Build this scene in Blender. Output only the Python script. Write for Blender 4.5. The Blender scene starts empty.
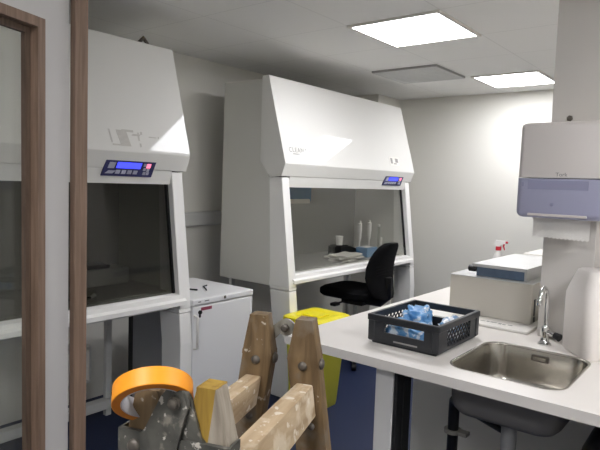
import bpy, bmesh, math, random
from mathutils import Vector, Matrix, noise
random.seed(7)
PI = math.pi
sc = bpy.context.scene
COL = sc.collection

# ------------------------------------------------------------------ materials
def srgb(r, g, b):
    def f(c):
        c /= 255.0
        return c / 12.92 if c <= .04045 else ((c + .055) / 1.055) ** 2.4
    return (f(r), f(g), f(b), 1.0)

def principled(name):
    m = bpy.data.materials.new(name); m.use_nodes = True
    nt = m.node_tree
    return m, nt, nt.nodes['Principled BSDF']

def mat(name, rgb, rough=.5, metal=0.0, var=.06, scale=6.0, bump=0.0, bscale=80.0, spec=.5, coat=0.0, stretch=(1, 1, 1)):
    """procedural paint / plastic / metal: base colour modulated by noise, optional bump"""
    m, nt, b = principled(name)
    tc = nt.nodes.new('ShaderNodeTexCoord')
    mp = nt.nodes.new('ShaderNodeMapping'); mp.inputs['Scale'].default_value = stretch
    nz = nt.nodes.new('ShaderNodeTexNoise'); nz.inputs['Scale'].default_value = scale; nz.inputs['Detail'].default_value = 5
    nt.links.new(tc.outputs['Object'], mp.inputs[0]); nt.links.new(mp.outputs[0], nz.inputs['Vector'])
    mx = nt.nodes.new('ShaderNodeMix'); mx.data_type = 'RGBA'
    c = srgb(*rgb)
    mx.inputs[6].default_value = tuple(min(1, v * (1 - var)) for v in c[:3]) + (1,)
    mx.inputs[7].default_value = tuple(min(1, v * (1 + var)) for v in c[:3]) + (1,)
    nt.links.new(nz.outputs['Fac'], mx.inputs[0]); nt.links.new(mx.outputs[2], b.inputs['Base Color'])
    b.inputs['Roughness'].default_value = rough; b.inputs['Metallic'].default_value = metal
    b.inputs['Specular IOR Level'].default_value = spec
    b.inputs['Coat Weight'].default_value = coat; b.inputs['Coat Roughness'].default_value = .05
    if bump:
        n2 = nt.nodes.new('ShaderNodeTexNoise'); n2.inputs['Scale'].default_value = bscale; n2.inputs['Detail'].default_value = 3
        nt.links.new(mp.outputs[0], n2.inputs['Vector'])
        bp = nt.nodes.new('ShaderNodeBump'); bp.inputs['Strength'].default_value = bump; bp.inputs['Distance'].default_value = .01
        nt.links.new(n2.outputs['Fac'], bp.inputs['Height']); nt.links.new(bp.outputs[0], b.inputs['Normal'])
    return m

def wood(name, dark, light, spot=None, spot_amount=.62, spot_scale=35.0, stretch=(30, 30, 2.5), rough=.6, patch=None, cut=None):
    m, nt, b = principled(name)
    tc = nt.nodes.new('ShaderNodeTexCoord')
    mp = nt.nodes.new('ShaderNodeMapping'); mp.inputs['Scale'].default_value = stretch
    nz = nt.nodes.new('ShaderNodeTexNoise'); nz.inputs['Scale'].default_value = 2.0; nz.inputs['Detail'].default_value = 8; nz.inputs['Distortion'].default_value = .6
    nt.links.new(tc.outputs['Object'], mp.inputs[0]); nt.links.new(mp.outputs[0], nz.inputs['Vector'])
    cr = nt.nodes.new('ShaderNodeValToRGB')
    cr.color_ramp.elements[0].position = .32; cr.color_ramp.elements[0].color = srgb(*dark)
    cr.color_ramp.elements[1].position = .70; cr.color_ramp.elements[1].color = srgb(*light)
    nt.links.new(nz.outputs['Fac'], cr.inputs[0])
    out = cr.outputs[0]
    def over(colour, sc_, lo, hi, prev):
        n = nt.nodes.new('ShaderNodeTexNoise'); n.inputs['Scale'].default_value = sc_; n.inputs['Detail'].default_value = 6
        nt.links.new(tc.outputs['Object'], n.inputs['Vector'])
        r = nt.nodes.new('ShaderNodeValToRGB')
        r.color_ramp.elements[0].position = lo; r.color_ramp.elements[0].color = (0, 0, 0, 1)
        r.color_ramp.elements[1].position = hi; r.color_ramp.elements[1].color = (1, 1, 1, 1)
        nt.links.new(n.outputs['Fac'], r.inputs[0])
        mx = nt.nodes.new('ShaderNodeMix'); mx.data_type = 'RGBA'
        nt.links.new(r.outputs[0], mx.inputs[0]); nt.links.new(prev, mx.inputs[6]); mx.inputs[7].default_value = srgb(*colour)
        return mx.outputs[2]
    if patch: out = over(patch[0], patch[1], patch[2], patch[2] + .08, out)
    if spot: out = over(spot, spot_scale, spot_amount, spot_amount + .04, out)
    if cut:        # a bare patch bounded by a slanting line, the rest carrying old grey paint
        sx = nt.nodes.new('ShaderNodeSeparateXYZ'); nt.links.new(tc.outputs['Object'], sx.inputs[0])
        def mth(op, a, c):
            n = nt.nodes.new('ShaderNodeMath'); n.operation = op
            for i, q in enumerate((a, c)):
                if isinstance(q, float): n.inputs[i].default_value = q
                else: nt.links.new(q, n.inputs[i])
            return n.outputs[0]
        f1 = mth('ADD', sx.outputs['Y'], mth('MULTIPLY', sx.outputs['Z'], cut[1]))
        f1 = mth('ADD', f1, mth('MULTIPLY', nz.outputs['Fac'], .006))
        f1 = mth('LESS_THAN', f1, cut[0])
        cm = nt.nodes.new('ShaderNodeMix'); cm.data_type = 'RGBA'
        r2 = nt.nodes.new('ShaderNodeValToRGB'); r2.color_ramp.elements[0].color = srgb(112, 100, 84); r2.color_ramp.elements[1].color = srgb(180, 170, 154)
        r2.color_ramp.elements[0].position = .35; r2.color_ramp.elements[1].position = .65
        nt.links.new(nz.outputs['Fac'], r2.inputs[0])
        nt.links.new(f1, cm.inputs[0]); nt.links.new(out, cm.inputs[6]); nt.links.new(r2.outputs[0], cm.inputs[7]); out = cm.outputs[2]
    nt.links.new(out, b.inputs['Base Color']); b.inputs['Roughness'].default_value = rough
    bp = nt.nodes.new('ShaderNodeBump'); bp.inputs['Strength'].default_value = .25; bp.inputs['Distance'].default_value = .004
    nt.links.new(nz.outputs['Fac'], bp.inputs['Height']); nt.links.new(bp.outputs[0], b.inputs['Normal'])
    return m

def glass(name, tint, rough=.02, refl=1.0, refl_veil=None, refl_veil_amt=0.0):
    m = bpy.data.materials.new(name); m.use_nodes = True
    nt = m.node_tree; nt.nodes.clear()
    o = nt.nodes.new('ShaderNodeOutputMaterial')
    t = nt.nodes.new('ShaderNodeBsdfTransparent'); t.inputs[0].default_value = tint
    g = nt.nodes.new('ShaderNodeBsdfGlossy'); g.inputs['Roughness'].default_value = rough
    f = nt.nodes.new('ShaderNodeFresnel')
    ge = nt.nodes.new('ShaderNodeNewGeometry'); im = nt.nodes.new('ShaderNodeMapRange')      # same reflectance on both faces of a pane
    im.inputs[3].default_value = 1.45; im.inputs[4].default_value = 1 / 1.45
    nt.links.new(ge.outputs['Backfacing'], im.inputs[0]); nt.links.new(im.outputs[0], f.inputs[0])
    ml = nt.nodes.new('ShaderNodeMath'); ml.operation = 'MULTIPLY'; ml.inputs[1].default_value = refl
    mx = nt.nodes.new('ShaderNodeMixShader')
    nt.links.new(f.outputs[0], ml.inputs[0]); nt.links.new(ml.outputs[0], mx.inputs[0])
    base = t.outputs[0]
    if refl_veil:
        d = nt.nodes.new('ShaderNodeBsdfDiffuse'); d.inputs[0].default_value = refl_veil
        mh = nt.nodes.new('ShaderNodeMixShader'); mh.inputs[0].default_value = refl_veil_amt
        nt.links.new(base, mh.inputs[1]); nt.links.new(d.outputs[0], mh.inputs[2]); base = mh.outputs[0]
    nt.links.new(base, mx.inputs[1]); nt.links.new(g.outputs[0], mx.inputs[2]); nt.links.new(mx.outputs[0], o.inputs[0])
    return m

def emit(name, rgb, strength):
    m, nt, b = principled(name)
    b.inputs['Base Color'].default_value = srgb(*rgb); b.inputs['Emission Color'].default_value = srgb(*rgb)
    b.inputs['Emission Strength'].default_value = strength; b.inputs['Roughness'].default_value = .6
    return m

def ceiling_mat():
    m, nt, b = principled('ceiling_tiles')
    tc = nt.nodes.new('ShaderNodeTexCoord'); mp = nt.nodes.new('ShaderNodeMapping')
    mp.inputs['Location'].default_value = (1.99, -2.88, 0)
    br = nt.nodes.new('ShaderNodeTexBrick'); br.offset = 0.0
    br.inputs['Scale'].default_value = 1.0; br.inputs['Brick Width'].default_value = .6; br.inputs['Row Height'].default_value = .6
    br.inputs['Mortar Size'].default_value = .0022; br.inputs['Mortar Smooth'].default_value = .2
    br.inputs['Color1'].default_value = srgb(240, 239, 236); br.inputs['Color2'].default_value = srgb(239, 238, 235)
    br.inputs['Mortar'].default_value = srgb(214, 213, 210)
    nt.links.new(tc.outputs['Object'], mp.inputs[0]); nt.links.new(mp.outputs[0], br.inputs['Vector'])
    nt.links.new(br.outputs['Color'], b.inputs['Base Color']); b.inputs['Roughness'].default_value = .9
    b.inputs['Specular IOR Level'].default_value = .2
    return m

M = dict(
    ceiling=ceiling_mat(),
    wall=mat('wall_paint', (230, 228, 220), .75, var=.02, scale=2, bump=.05, bscale=200, spec=.25),
    pillar=mat('pillar_paint', (208, 204, 198), .7, var=.015, scale=2, bump=.04, bscale=200, spec=.25),
    floor=mat('blue_floor', (22, 36, 72), .55, var=.18, scale=160, bump=.05, bscale=300),
    cab=mat('cabinet_enamel', (230, 229, 224), .05, var=.012, scale=1.2, spec=.22),
    cab_side=mat('cabinet_side_enamel', (214, 213, 206), .4, var=.012, scale=1.2, spec=.4),
    post=mat('post_enamel', (246, 245, 241), .3, var=.01, scale=2),
    stand=mat('stand_enamel', (205, 205, 202), .4, var=.03, scale=4),
    steel_in=mat('chamber_steel', (172, 171, 167), .45, .3, var=.05, scale=8, stretch=(1, 12, 1)),
    steel=mat('brushed_steel', (184, 180, 172), .2, 1.0, var=.08, scale=12, stretch=(12, 12, 1)),
    under=mat('dull_sink_underside', (112, 110, 108), .65, .2, var=.05, scale=10),
    steel_rim=mat('steel_rim', (190, 186, 178), .25, 1.0, var=.04, scale=12),
    chrome=mat('chrome', (215, 215, 214), .08, 1.0, var=.02),
    tinted=glass('tinted_glass', (.62, .62, .60, 1), .01, 1.0),
    tinted2=glass('tinted_glass_lighter', (.90, .90, .88, 1), .01, 1.0),
    clear=glass('door_glass', (.93, .94, .92, 1), .01, 1.0, (.45, .47, .43, 1), .03),  # pale diffuse veil mixed in for the reflections on the pane
    screen=emit('lit_screen', (62, 70, 255), 1.0),
    pinkled=emit('lit_button', (240, 120, 150), .9),
    navy=mat('panel_navy', (34, 36, 92), .35),
    padgrey=mat('key_grey', (170, 172, 190), .4),
    print_grey=mat('printed_grey', (150, 149, 145), .5),
    print_dark=mat('printed_dark', (120, 118, 114), .5),
    residue=mat('sticker_residue', (200, 197, 190), .7, var=.15, scale=60),
    black=mat('black_plastic', (16, 16, 18), .45, var=.2, scale=20),
    crate=mat('crate_plastic', (38, 40, 44), .38, var=.12, scale=20, bump=.05),
    fabric=mat('black_fabric', (13, 13, 15), .85, var=.25, scale=80, bump=.3, bscale=400, spec=.2),
    rubber=mat('dark_rubber', (30, 30, 31), .7),
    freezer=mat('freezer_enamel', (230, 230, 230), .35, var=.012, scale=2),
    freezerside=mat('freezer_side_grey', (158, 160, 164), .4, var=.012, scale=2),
    red=mat('red_plastic', (186, 24, 46), .4),
    redlabel=mat('red_label', (150, 70, 90), .5, var=.2, scale=120),
    yellow=mat('yellow_bin_plastic', (226, 220, 70), .4, var=.05, scale=6),
    yellowlid=mat('yellow_lid_plastic', (240, 226, 42), .32, var=.04, scale=6),
    worktop=mat('worktop_laminate', (228, 223, 216), .42, var=.012, scale=14),
    legwhite=mat('bench_leg_paint', (220, 219, 216), .5, var=.02, scale=4),
    boxgrey=mat('instrument_enamel', (196, 191, 180), .45, var=.02, scale=3),
    casewhite=mat('silver_lid', (206, 206, 204), .35, .3, var=.03, scale=5),
    casedark=mat('blue_steel_side', (118, 136, 158), .25, .45, var=.25, scale=10, stretch=(3, 1, 1)),
    plate=mat('white_base_plate', (232, 229, 222), .4, var=.02),
    white=mat('white_plastic', (228, 226, 222), .4, var=.015),
    doorpaint=mat('door_paint', (198, 196, 194), .55, var=.015, scale=2),
    whitewarm=mat('white_container_plastic', (243, 237, 231), .5, var=.01),
    dispw=mat('dispenser_white', (214, 208, 203), .35, var=.012, scale=2),
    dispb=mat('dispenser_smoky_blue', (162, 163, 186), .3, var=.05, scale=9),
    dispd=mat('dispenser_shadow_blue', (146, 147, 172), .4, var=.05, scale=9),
    paper=mat('tissue_paper', (226, 223, 217), .9, var=.03, scale=40, bump=.15, bscale=150),
    bluefilm=wood('blue_packet', (72, 134, 196), (134, 184, 226), spot=(214, 226, 236), spot_amount=.56, spot_scale=26, stretch=(14, 14, 14), rough=.22),  # white spots are painted highlights on the crinkled film
    clearfilm=wood('clear_film', (96, 142, 188), (186, 202, 216), spot=(232, 236, 240), spot_amount=.50, spot_scale=30, stretch=(14, 14, 14), rough=.18),  # pale spots paint the film's highlights into its colour
    bluebox=mat('blue_card', (78, 128, 170), .5, var=.06),
    vent=mat('vent_metal', (206, 206, 204), .5, 0.0, var=.05, scale=30),
    ventdark=mat('vent_edge', (150, 149, 146), .6),
    lampframe=mat('lamp_frame', (226, 222, 214), .5),
    pipe=mat('black_pipe', (18, 18, 19), .4),
    trap=mat('grey_trap', (150, 150, 148), .35),
    tape=mat('orange_tape', (238, 152, 30), .45, var=.06, scale=10, stretch=(1, 1, 30)),
    tapeedge=mat('tape_edge', (206, 122, 36), .6, var=.12, scale=60),
    core=mat('card_core', (206, 204, 206), .7, var=.08, scale=30),
    woodframe=wood('frame_wood', (112, 91, 75), (140, 116, 98), stretch=(40, 40, 2.0), rough=.55),
    woodstop=wood('frame_stop_wood', (84, 68, 56), (108, 90, 76), stretch=(40, 40, 2.0), rough=.6),
    railwood=wood('ladder_rail_wood', (92, 72, 45), (134, 110, 77), spot=(190, 180, 164), spot_amount=.66, spot_scale=45, stretch=(26, 26, 3), patch=((120, 106, 88), 14, .58)),
    yelwood=wood('ladder_rail_yellowed', (126, 96, 34), (178, 146, 60), spot=(206, 198, 184), spot_amount=.64, spot_scale=50, stretch=(26, 26, 3), cut=(0.12450, 0.14000)),
    rungwood=wood('ladder_rung_wood', (160, 136, 104), (196, 174, 142), spot=(214, 204, 186), spot_amount=.60, spot_scale=50, stretch=(3, 26, 26), patch=((204, 188, 162), 16, .52)),
    iron=wood('paint_spattered_iron', (66, 65, 60), (98, 96, 88), spot=(196, 190, 178), spot_amount=.60, spot_scale=75, stretch=(14, 14, 14), rough=.42, patch=((136, 130, 118), 36, .58)),
    zinc=mat('zinc_plate', (168, 164, 152), .45, .5, var=.12, scale=30),
    bolt=mat('old_bolt', (104, 98, 90), .5, .6, var=.25, scale=60),
)

# ------------------------------------------------------------------ mesh helpers
class MB:
    def __init__(self): self.bm = bmesh.new()
    def _tag(self, verts, mi):
        if mi:
            fs = set(f for v in verts for f in v.link_faces)
            for f in fs: f.material_index = mi
    def box(self, a, b, bev=0.0, seg=2, mi=0, edges=None):
        r = bmesh.ops.create_cube(self.bm, size=1.0); vs = r['verts']
        c = [(a[i] + b[i]) / 2 for i in range(3)]; s = [abs(b[i] - a[i]) for i in range(3)]
        for v in vs: v.co = Vector((c[0] + v.co.x * s[0], c[1] + v.co.y * s[1], c[2] + v.co.z * s[2]))
        self._tag(vs, mi)
        if bev:
            es = list(set(e for v in vs for e in v.link_edges))
            if edges: es = [e for e in es if edges(e)]
            r2 = bmesh.ops.bevel(self.bm, geom=es, offset=bev, segments=seg, profile=.5, affect='EDGES')
        return self
    def loft(self, loops, cap0=True, cap1=True, closed=True, mi=0):
        rows = [[self.bm.verts.new(p) for p in L] for L in loops]
        n = len(rows[0])
        for i in range(len(rows) - 1):
            for k in range(n if closed else n - 1):
                f = self.bm.faces.new((rows[i][k], rows[i][(k + 1) % n], rows[i + 1][(k + 1) % n], rows[i + 1][k])); f.material_index = mi
        if cap0: f = self.bm.faces.new(list(reversed(rows[0]))); f.material_index = mi
        if cap1: f = self.bm.faces.new(rows[-1]); f.material_index = mi
        return rows
    def prism_y(self, poly, y0, y1, mi=0):      # polygon given as (x, z)
        self.loft([[Vector((x, y0, z)) for x, z in poly], [Vector((x, y1, z)) for x, z in poly]], mi=mi); return self
    def prism_x(self, poly, x0, x1, mi=0):      # polygon given as (y, z)
        self.loft([[Vector((x0, y, z)) for y, z in poly], [Vector((x1, y, z)) for y, z in poly]], mi=mi); return self
    def prism_z(self, poly, z0, z1, mi=0):
        self.loft([[Vector((x, y, z0)) for x, y in poly], [Vector((x, y, z1)) for x, y in poly]], mi=mi); return self
    def tube(self, pts, r, n=12, mi=0):
        pts = [Vector(p) for p in pts]; loops = []
        prev = None
        for i, p in enumerate(pts):
            t = (pts[min(i + 1, len(pts) - 1)] - pts[max(i - 1, 0)]).normalized()
            if prev is None: u = t.orthogonal().normalized()
            else:
                u = prev - t * prev.dot(t); u.normalize()
            prev = u; w = t.cross(u)
            rr = r[i] if isinstance(r, (list, tuple)) else r
            loops.append([p + (u * math.cos(2 * PI * k / n) + w * math.sin(2 * PI * k / n)) * rr for k in range(n)])
        self.loft(loops, mi=mi); return self
    def lathe(self, prof, c=(0, 0, 0), n=24, axis=None, mi=0):      # prof: (radius, height) pairs
        c = Vector(c); ax = Vector(axis).normalized() if axis else Vector((0, 0, 1))
        u = ax.orthogonal().normalized(); w = ax.cross(u)
        loops = [[c + ax * h + (u * math.cos(2 * PI * k / n) + w * math.sin(2 * PI * k / n)) * max(r, 1e-5) for k in range(n)] for r, h in prof]
        self.loft(loops, mi=mi); return self
    def ring(self, r0, r1, h, c, axis, n=48, mi_out=0, mi_edge=1, mi_in=2):
        c = Vector(c); ax = Vector(axis).normalized(); u = ax.orthogonal().normalized(); w = ax.cross(u)
        def L(r, z): return [self.bm.verts.new(c + ax * z + (u * math.cos(2 * PI * k / n) + w * math.sin(2 * PI * k / n)) * r) for k in range(n)]
        A, B, D, E = L(r1, -h / 2), L(r1, h / 2), L(r0, h / 2), L(r0, -h / 2)
        for P, Q, mi in ((A, B, mi_out), (B, D, mi_edge), (D, E, mi_in), (E, A, mi_edge)):
            for k in range(n):
                f = self.bm.faces.new((P[k], P[(k + 1) % n], Q[(k + 1) % n], Q[k])); f.material_index = mi
        return self

def rrect(x0, x1, y0, y1, r, n=6):
    pts = []
    for cx, cy, a in ((x1 - r, y1 - r, 0), (x0 + r, y1 - r, 90), (x0 + r, y0 + r, 180), (x1 - r, y0 + r, 270)):
        for k in range(n + 1):
            t = math.radians(a + 90 * k / n); pts.append((cx + r * math.cos(t), cy + r * math.sin(t)))
    return pts

XF = {}
def thing(name, label, cat, loc=(0, 0, 0), rz=0, group=None):
    o = bpy.data.objects.new(name, None); COL.objects.link(o)
    o.empty_display_size = .1
    o.location = loc; o.rotation_euler = (0, 0, rz); o['label'] = label; o['category'] = cat
    if group: o['group'] = group
    XF[o.name] = Matrix.Translation(Vector(loc)) @ Matrix.Rotation(rz, 4, 'Z')
    return o
def root_of(o):
    while o.parent: o = o.parent
    return o
def obj(name, mb, m, parent=None, world=True, smooth=None, label=None):
    """link one mesh object; with world=True the mesh was authored in world coordinates"""
    bm = mb.bm
    bmesh.ops.recalc_face_normals(bm, faces=bm.faces)
    origin = None
    if parent is not None and world:
        bm.transform(XF[root_of(parent).name].inverted())
    if parent is None:
        lo = Vector((1e9,) * 3); hi = Vector((-1e9,) * 3)
        for v in bm.verts:
            for i in range(3): lo[i] = min(lo[i], v.co[i]); hi[i] = max(hi[i], v.co[i])
        origin = Vector(((lo.x + hi.x) / 2, (lo.y + hi.y) / 2, lo.z))
        bm.transform(Matrix.Translation(-origin))
    me = bpy.data.meshes.new(name); bm.to_mesh(me); bm.free()
    ms = m if isinstance(m, (list, tuple)) else [m]
    for q in ms: me.materials.append(q)
    o = bpy.data.objects.new(name, me); COL.objects.link(o)
    if parent is not None: o.parent = parent
    else:
        o.location = origin; XF[o.name] = Matrix.Translation(origin)
    if smooth:
        for p in me.polygons: p.use_smooth = True
        md = o.modifiers.new('edges', 'EDGE_SPLIT'); md.split_angle = math.radians(smooth)
    if label: o['label'] = label
    return o
def tag(o, label, cat, group=None):
    o['label'] = label; o['category'] = cat
    if group: o['group'] = group
    return o
def struct(name, mb, m, parent=None, world=True):
    bm = mb.bm
    if parent is None:
        bmesh.ops.recalc_face_normals(bm, faces=bm.faces)
        me = bpy.data.meshes.new(name); bm.to_mesh(me); bm.free(); me.materials.append(m)
        o = bpy.data.objects.new(name, me); COL.objects.link(o); XF[o.name] = Matrix.Identity(4)
    else: o = obj(name, mb, m, parent, world)
    o['kind'] = 'structure'
    return o
def text_part(name, s, size, mtx, m, parent, space=1.0):
    cu = bpy.data.curves.new(name, 'FONT'); cu.body = s; cu.size = size; cu.extrude = .0004; cu.space_character = space
    tmp = bpy.data.objects.new(name + '_src', cu); COL.objects.link(tmp)
    dg = bpy.context.evaluated_depsgraph_get()
    me = bpy.data.meshes.new_from_object(tmp.evaluated_get(dg))
    bpy.data.objects.remove(tmp)
    me.transform(XF[root_of(parent).name].inverted() @ mtx)
    me.materials.clear(); me.materials.append(m)
    o = bpy.data.objects.new(name, me); COL.objects.link(o); o.parent = parent
    return o
def frame_mtx(o, x, y):      # matrix whose local x/y axes are the given directions
    x = Vector(x).normalized(); y = Vector(y).normalized(); z = x.cross(y)
    m = Matrix((x, y, z)).transposed().to_4x4(); m.translation = Vector(o)
    return m

# ------------------------------------------------------------------ room
X0, X1, Y0, Y1, ZC = -3.5, 1.3, -1.7, 5.67, 2.5
struct('floor', MB().box((X0 - .1, Y0 - .1, -.1), (X1 + .1, Y1 + .1, 0)), M['floor'])
struct('ceiling', MB().box((X0 - .1, Y0 - .1, ZC), (X1 + .1, Y1 + .1, ZC + .1)), M['ceiling'])
struct('wall_left', MB().box((X0 - .1, Y0, 0), (X0, Y1, ZC)), M['wall'])
struct('wall_back', MB().box((X0 - .1, Y1, 0), (X1 + .1, Y1 + .1, ZC)), M['wall'])
struct('wall_right', MB().box((X1, Y0, 0), (X1 + .1, Y1, ZC)), M['wall'])
struct('wall_front', MB().box((X0 - .1, Y0 - .1, 0), (X1 + .1, Y0, ZC)), M['wall'])
struct('wall_boxing', MB().box((X0, 5.2, 0), (-3.15, Y1, ZC)), M['wall'])
struct('wall_pillar', MB().box((-.716, 2.63, .90), (-.503, 2.90, ZC), .004, 1), M['pillar'])
struct('wall_under_bench', MB().box((-1.31, 2.63, 0), (X1, 2.73, .862)), M['wall'])
# wall trunking on the left wall
tk = struct('trim_2', MB().box((X0 + .001, .3, 1.175), (X0 + .055, 5.19, 1.285), .004, 1).box((X0 + .055, .3, 1.185), (X0 + .062, 5.19, 1.272), .002, 1), M['stand'])

# ------------------------------------------------------------------ ceiling fittings
def ceiling_light(x0, x1, y0, y1, label, power=None):
    t = thing('ceiling_light', label, 'ceiling light', ((x0 + x1) / 2, (y0 + y1) / 2, ZC), 0, 'square ceiling light panels')
    f = MB(); w = .022; z0 = ZC - .012
    f.box((x0, y0, z0), (x1, y0 + w, ZC)); f.box((x0, y1 - w, z0), (x1, y1, ZC))
    f.box((x0, y0 + w, z0), (x0 + w, y1 - w, ZC)); f.box((x1 - w, y0 + w, z0), (x1, y1 - w, ZC))
    obj('frame', f, M['lampframe'], t)
    obj('diffuser', MB().box((x0 + w, y0 + w, ZC - .008), (x1 - w, y1 - w, ZC - .001)), power or LAMP, t)
LAMP = emit('lamp_diffuser', (250, 250, 255), 15.0)
LAMP_B = emit('lamp_diffuser_bright', (250, 250, 255), 21.0)
ceiling_light(-1.99, -1.39, 2.88, 3.48, 'larger nearer glowing square light panel in the ceiling')
ceiling_light(-1.96, -1.40, 4.72, 5.32, 'smaller farther glowing square light panel near the back wall')
ceiling_light(-.80, -.20, -.80, -.20, 'glowing square light panel in the ceiling just behind the viewpoint', LAMP_B)
ceiling_light(.45, 1.05, 1.04, 1.64, 'glowing square light panel in the ceiling right of the bench', LAMP_B)
v = thing('ceiling_vent', 'grey square ventilation grille in the ceiling between the lights', 'vent', (-2.29, 4.42, ZC))
obj('frame', MB().box((-2.58, 4.13, ZC - .016), (-2.0, 4.70, ZC)), M['ventdark'], v)
vp = MB(); vp.box((-2.575, 4.138, ZC - .020), (-2.005, 4.695, ZC - .016))
for i in range(9):
    y = 4.18 + i * .058; vp.box((-2.54, y, ZC - .023), (-2.04, y + .03, ZC - .020))
obj('grille', vp, M['vent'], v)

# ------------------------------------------------------------------ safety cabinets
def cabinet(y0, y1, label, disp, tint, right_cab):
    t = thing('safety_cabinet', label, 'laboratory cabinet', (-2.86, (y0 + y1) / 2, 0), 0, 'white laminar flow cabinets')
    th = .03
    side = [(-3.212, .80), (-2.69, .80), (-2.66, .90), (-2.72, 1.575), (-2.74, 1.60), (-2.78, 2.288), (-2.815, 2.288), (-2.82, 2.280), (-3.205, 2.284)]
    for a in (y0, y1 - th): obj('side_panel', MB().prism_y(side, a, a + th), M['cab_side'], t)
    obj('back_panel', MB().box((-3.205, y0 + th, .80), (-3.185, y1 - th, 2.25)), M['steel_in'], t)
    obj('top_panel', MB().prism_y([(-3.185, 2.25), (-2.80, 2.258), (-2.80, 2.282), (-3.185, 2.28)], y0 + th, y1 - th), M['cab_side'], t)
    hood = [(-2.80, 2.294), (-2.740, 2.302), (-2.564, 1.690), (-2.561, 1.678), (-2.595, 1.590), (-2.70, 1.580), (-2.80, 1.70)]
    mb = MB(); mb.prism_y(hood, y0 - .02, y1 + .022)
    es = [e for e in mb.bm.edges if abs((e.verts[0].co - e.verts[1].co).y) > .5]
    bmesh.ops.bevel(mb.bm, geom=es, offset=.003, segments=2, profile=.5, affect='EDGES')
    hd = obj('hood', mb, M['cab'], t)
    obj('fascia', MB().prism_y([(-2.598, 1.592), (-2.616, 1.512), (-2.66, 1.512), (-2.70, 1.585)], y0 + .078, y1 - .078), M['cab'], t)
    obj('chamber_ceiling', MB().box((-3.185, y0 + th, 1.70), (-2.82, y1 - th, 1.73)), M['steel_in'], t)
    obj('work_surface', MB().box((-3.185, y0 + th, .865), (-2.63, y1 - th, .895), .003, 1), M['steel_in'], t)
    # slanted posts either side of the glass
    post = [(-2.725, 1.582), (-2.604, 1.582), (-2.515, .885), (-2.505, .80), (-2.70, .80), (-2.69, .90)]
    for a, b in ((y0, y0 + .075), (y1 - .075, y1)):
        mb = MB(); mb.prism_y(post, a - .001, b + .001)
        bmesh.ops.bevel(mb.bm, geom=mb.bm.edges[:], offset=.004, segments=1, affect='EDGES')
        p = obj('side_post', mb, M['post'], t)
        obj('catch', MB().lathe([(.008, 0), (.008, .006), (.004, .009)], (-2.575, b - .012 if a > y0 else a + .06, 1.02 + .18), 10, (1, 0, .1)), M['black'], p)
    g = MB(); g.prism_y([(-2.648, 1.54), (-2.640, 1.54), (-2.556, .89), (-2.564, .89)], y0 + .077, y1 - .077)
    obj('front_glass', g, tint, t)
    obj('glass_gasket', MB().prism_y([(-2.652, 1.512), (-2.634, 1.512), (-2.552, .89), (-2.568, .89)], y1 - .090, y1 - .0765), M['black'], t)
    # sill / armrest
    sm = MB()
    sm.prism_y([(-2.62, .86), (-2.62, .888), (-2.545, .892), (-2.515, .884), (-2.512, .862)], y0 + .076, y1 - .076)
    sm.prism_y([(-2.60, .862), (-2.505, .862), (-2.492, .852), (-2.492, .828), (-2.60, .822)], y0 + .04, y1 - .04)
    obj('sill', sm, M['post'], t)
    obj('under_tray', MB().box((-3.18, y0 + th, .79), (-2.60, y1 - th, .82)), M['stand'], t)
    # stand
    for a, b in ((y0, y0 + .082), (y1 - .082, y1)):
        mb = MB(); mb.prism_y([(-2.69, .775), (-2.505, .775), (-2.49, .60), (-2.49, 0), (-2.65, 0), (-2.66, .6)], a, b)
        bmesh.ops.bevel(mb.bm, geom=mb.bm.edges[:], offset=.004, segments=1, affect='EDGES')
        obj('leg', mb, M['post'], t)
        ra_, rb_ = (a + .085, a + .125) if a == y0 else (b - .125, b - .085)
        obj('leg', MB().box((-3.20, ra_, 0), (-3.165, rb_, .795), .003, 1), M['stand'], t)
        obj('leg_cap', MB().prism_y([(-2.69, .782), (-2.505, .782), (-2.508, .80), (-2.69, .80)], a, b), M['post'], t)
        obj('side_rail', MB().box((-3.165, a + .01, .06), (-2.655, a + .06, .12), .003, 1), M['stand'], t)
    obj('rear_rail', MB().box((-3.19, y0 + .075, .06), (-3.13, y1 - .075, .12), .003, 1), M['stand'], t)
    # control panel on the fascia below the lip
    n = Vector((.172, 0, -.044)).normalized()            # fascia normal (leans outward, facing slightly down)
    up = Vector((.044, 0, .172)).normalized()
    ya, yb = disp
    def fp(y, s, d=0.0): return Vector((-2.6158, 0, 1.512)) + up * s + n * d + Vector((0, y, 0))
    def slab(ya, yb, s0, s1, d0, d1, mb=None, skew=0.0):
        mb = mb or MB()
        mb.loft([[fp(ya, s0, d0), fp(yb, s0, d0), fp(yb + skew, s1, d0), fp(ya + skew, s1, d0)], [fp(ya, s0, d1), fp(yb, s0, d1), fp(yb + skew, s1, d1), fp(ya + skew, s1, d1)]])
        return mb
    W = yb - ya
    cp = obj('control_panel', slab(ya, yb, .040, .131, 0.0, .006, skew=.02), M['navy'], t)
    obj('screen', slab(ya + .26 * W, yb - .26 * W, .084, .116, .006, .008, skew=.008), M['screen'], cp)
    for k in range(4):
        a = ya + W * (.25 + .115 * k); obj('button', slab(a, a + W * .085, .054, .074, .006, .009, skew=.005), M['padgrey'], cp)
    emb = slab(ya + .06 * W, ya + .20 * W, .054, .070, .006, .008, skew=.02); slab(ya + .10 * W, ya + .22 * W, .082, .114, .006, .008, emb, skew=.01)
    obj('emblem', emb, M['padgrey'], cp)
    obj('alarm_light', slab(yb - .14 * W, yb - .06 * W, .090, .114, .006, .009, skew=.005), M['pinkled'], cp)
    kp = MB()
    for (a, s) in ((.20, .105), (.20, .082), (.20, .060), (.13, .078), (.13, .060)):
        slab(yb - a * W, yb - (a - .055) * W, s - .008, s + .008, .006, .008, kp, skew=.003)
    obj('keypad', kp, M['padgrey'], cp)
    return t, hd, fp
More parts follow.
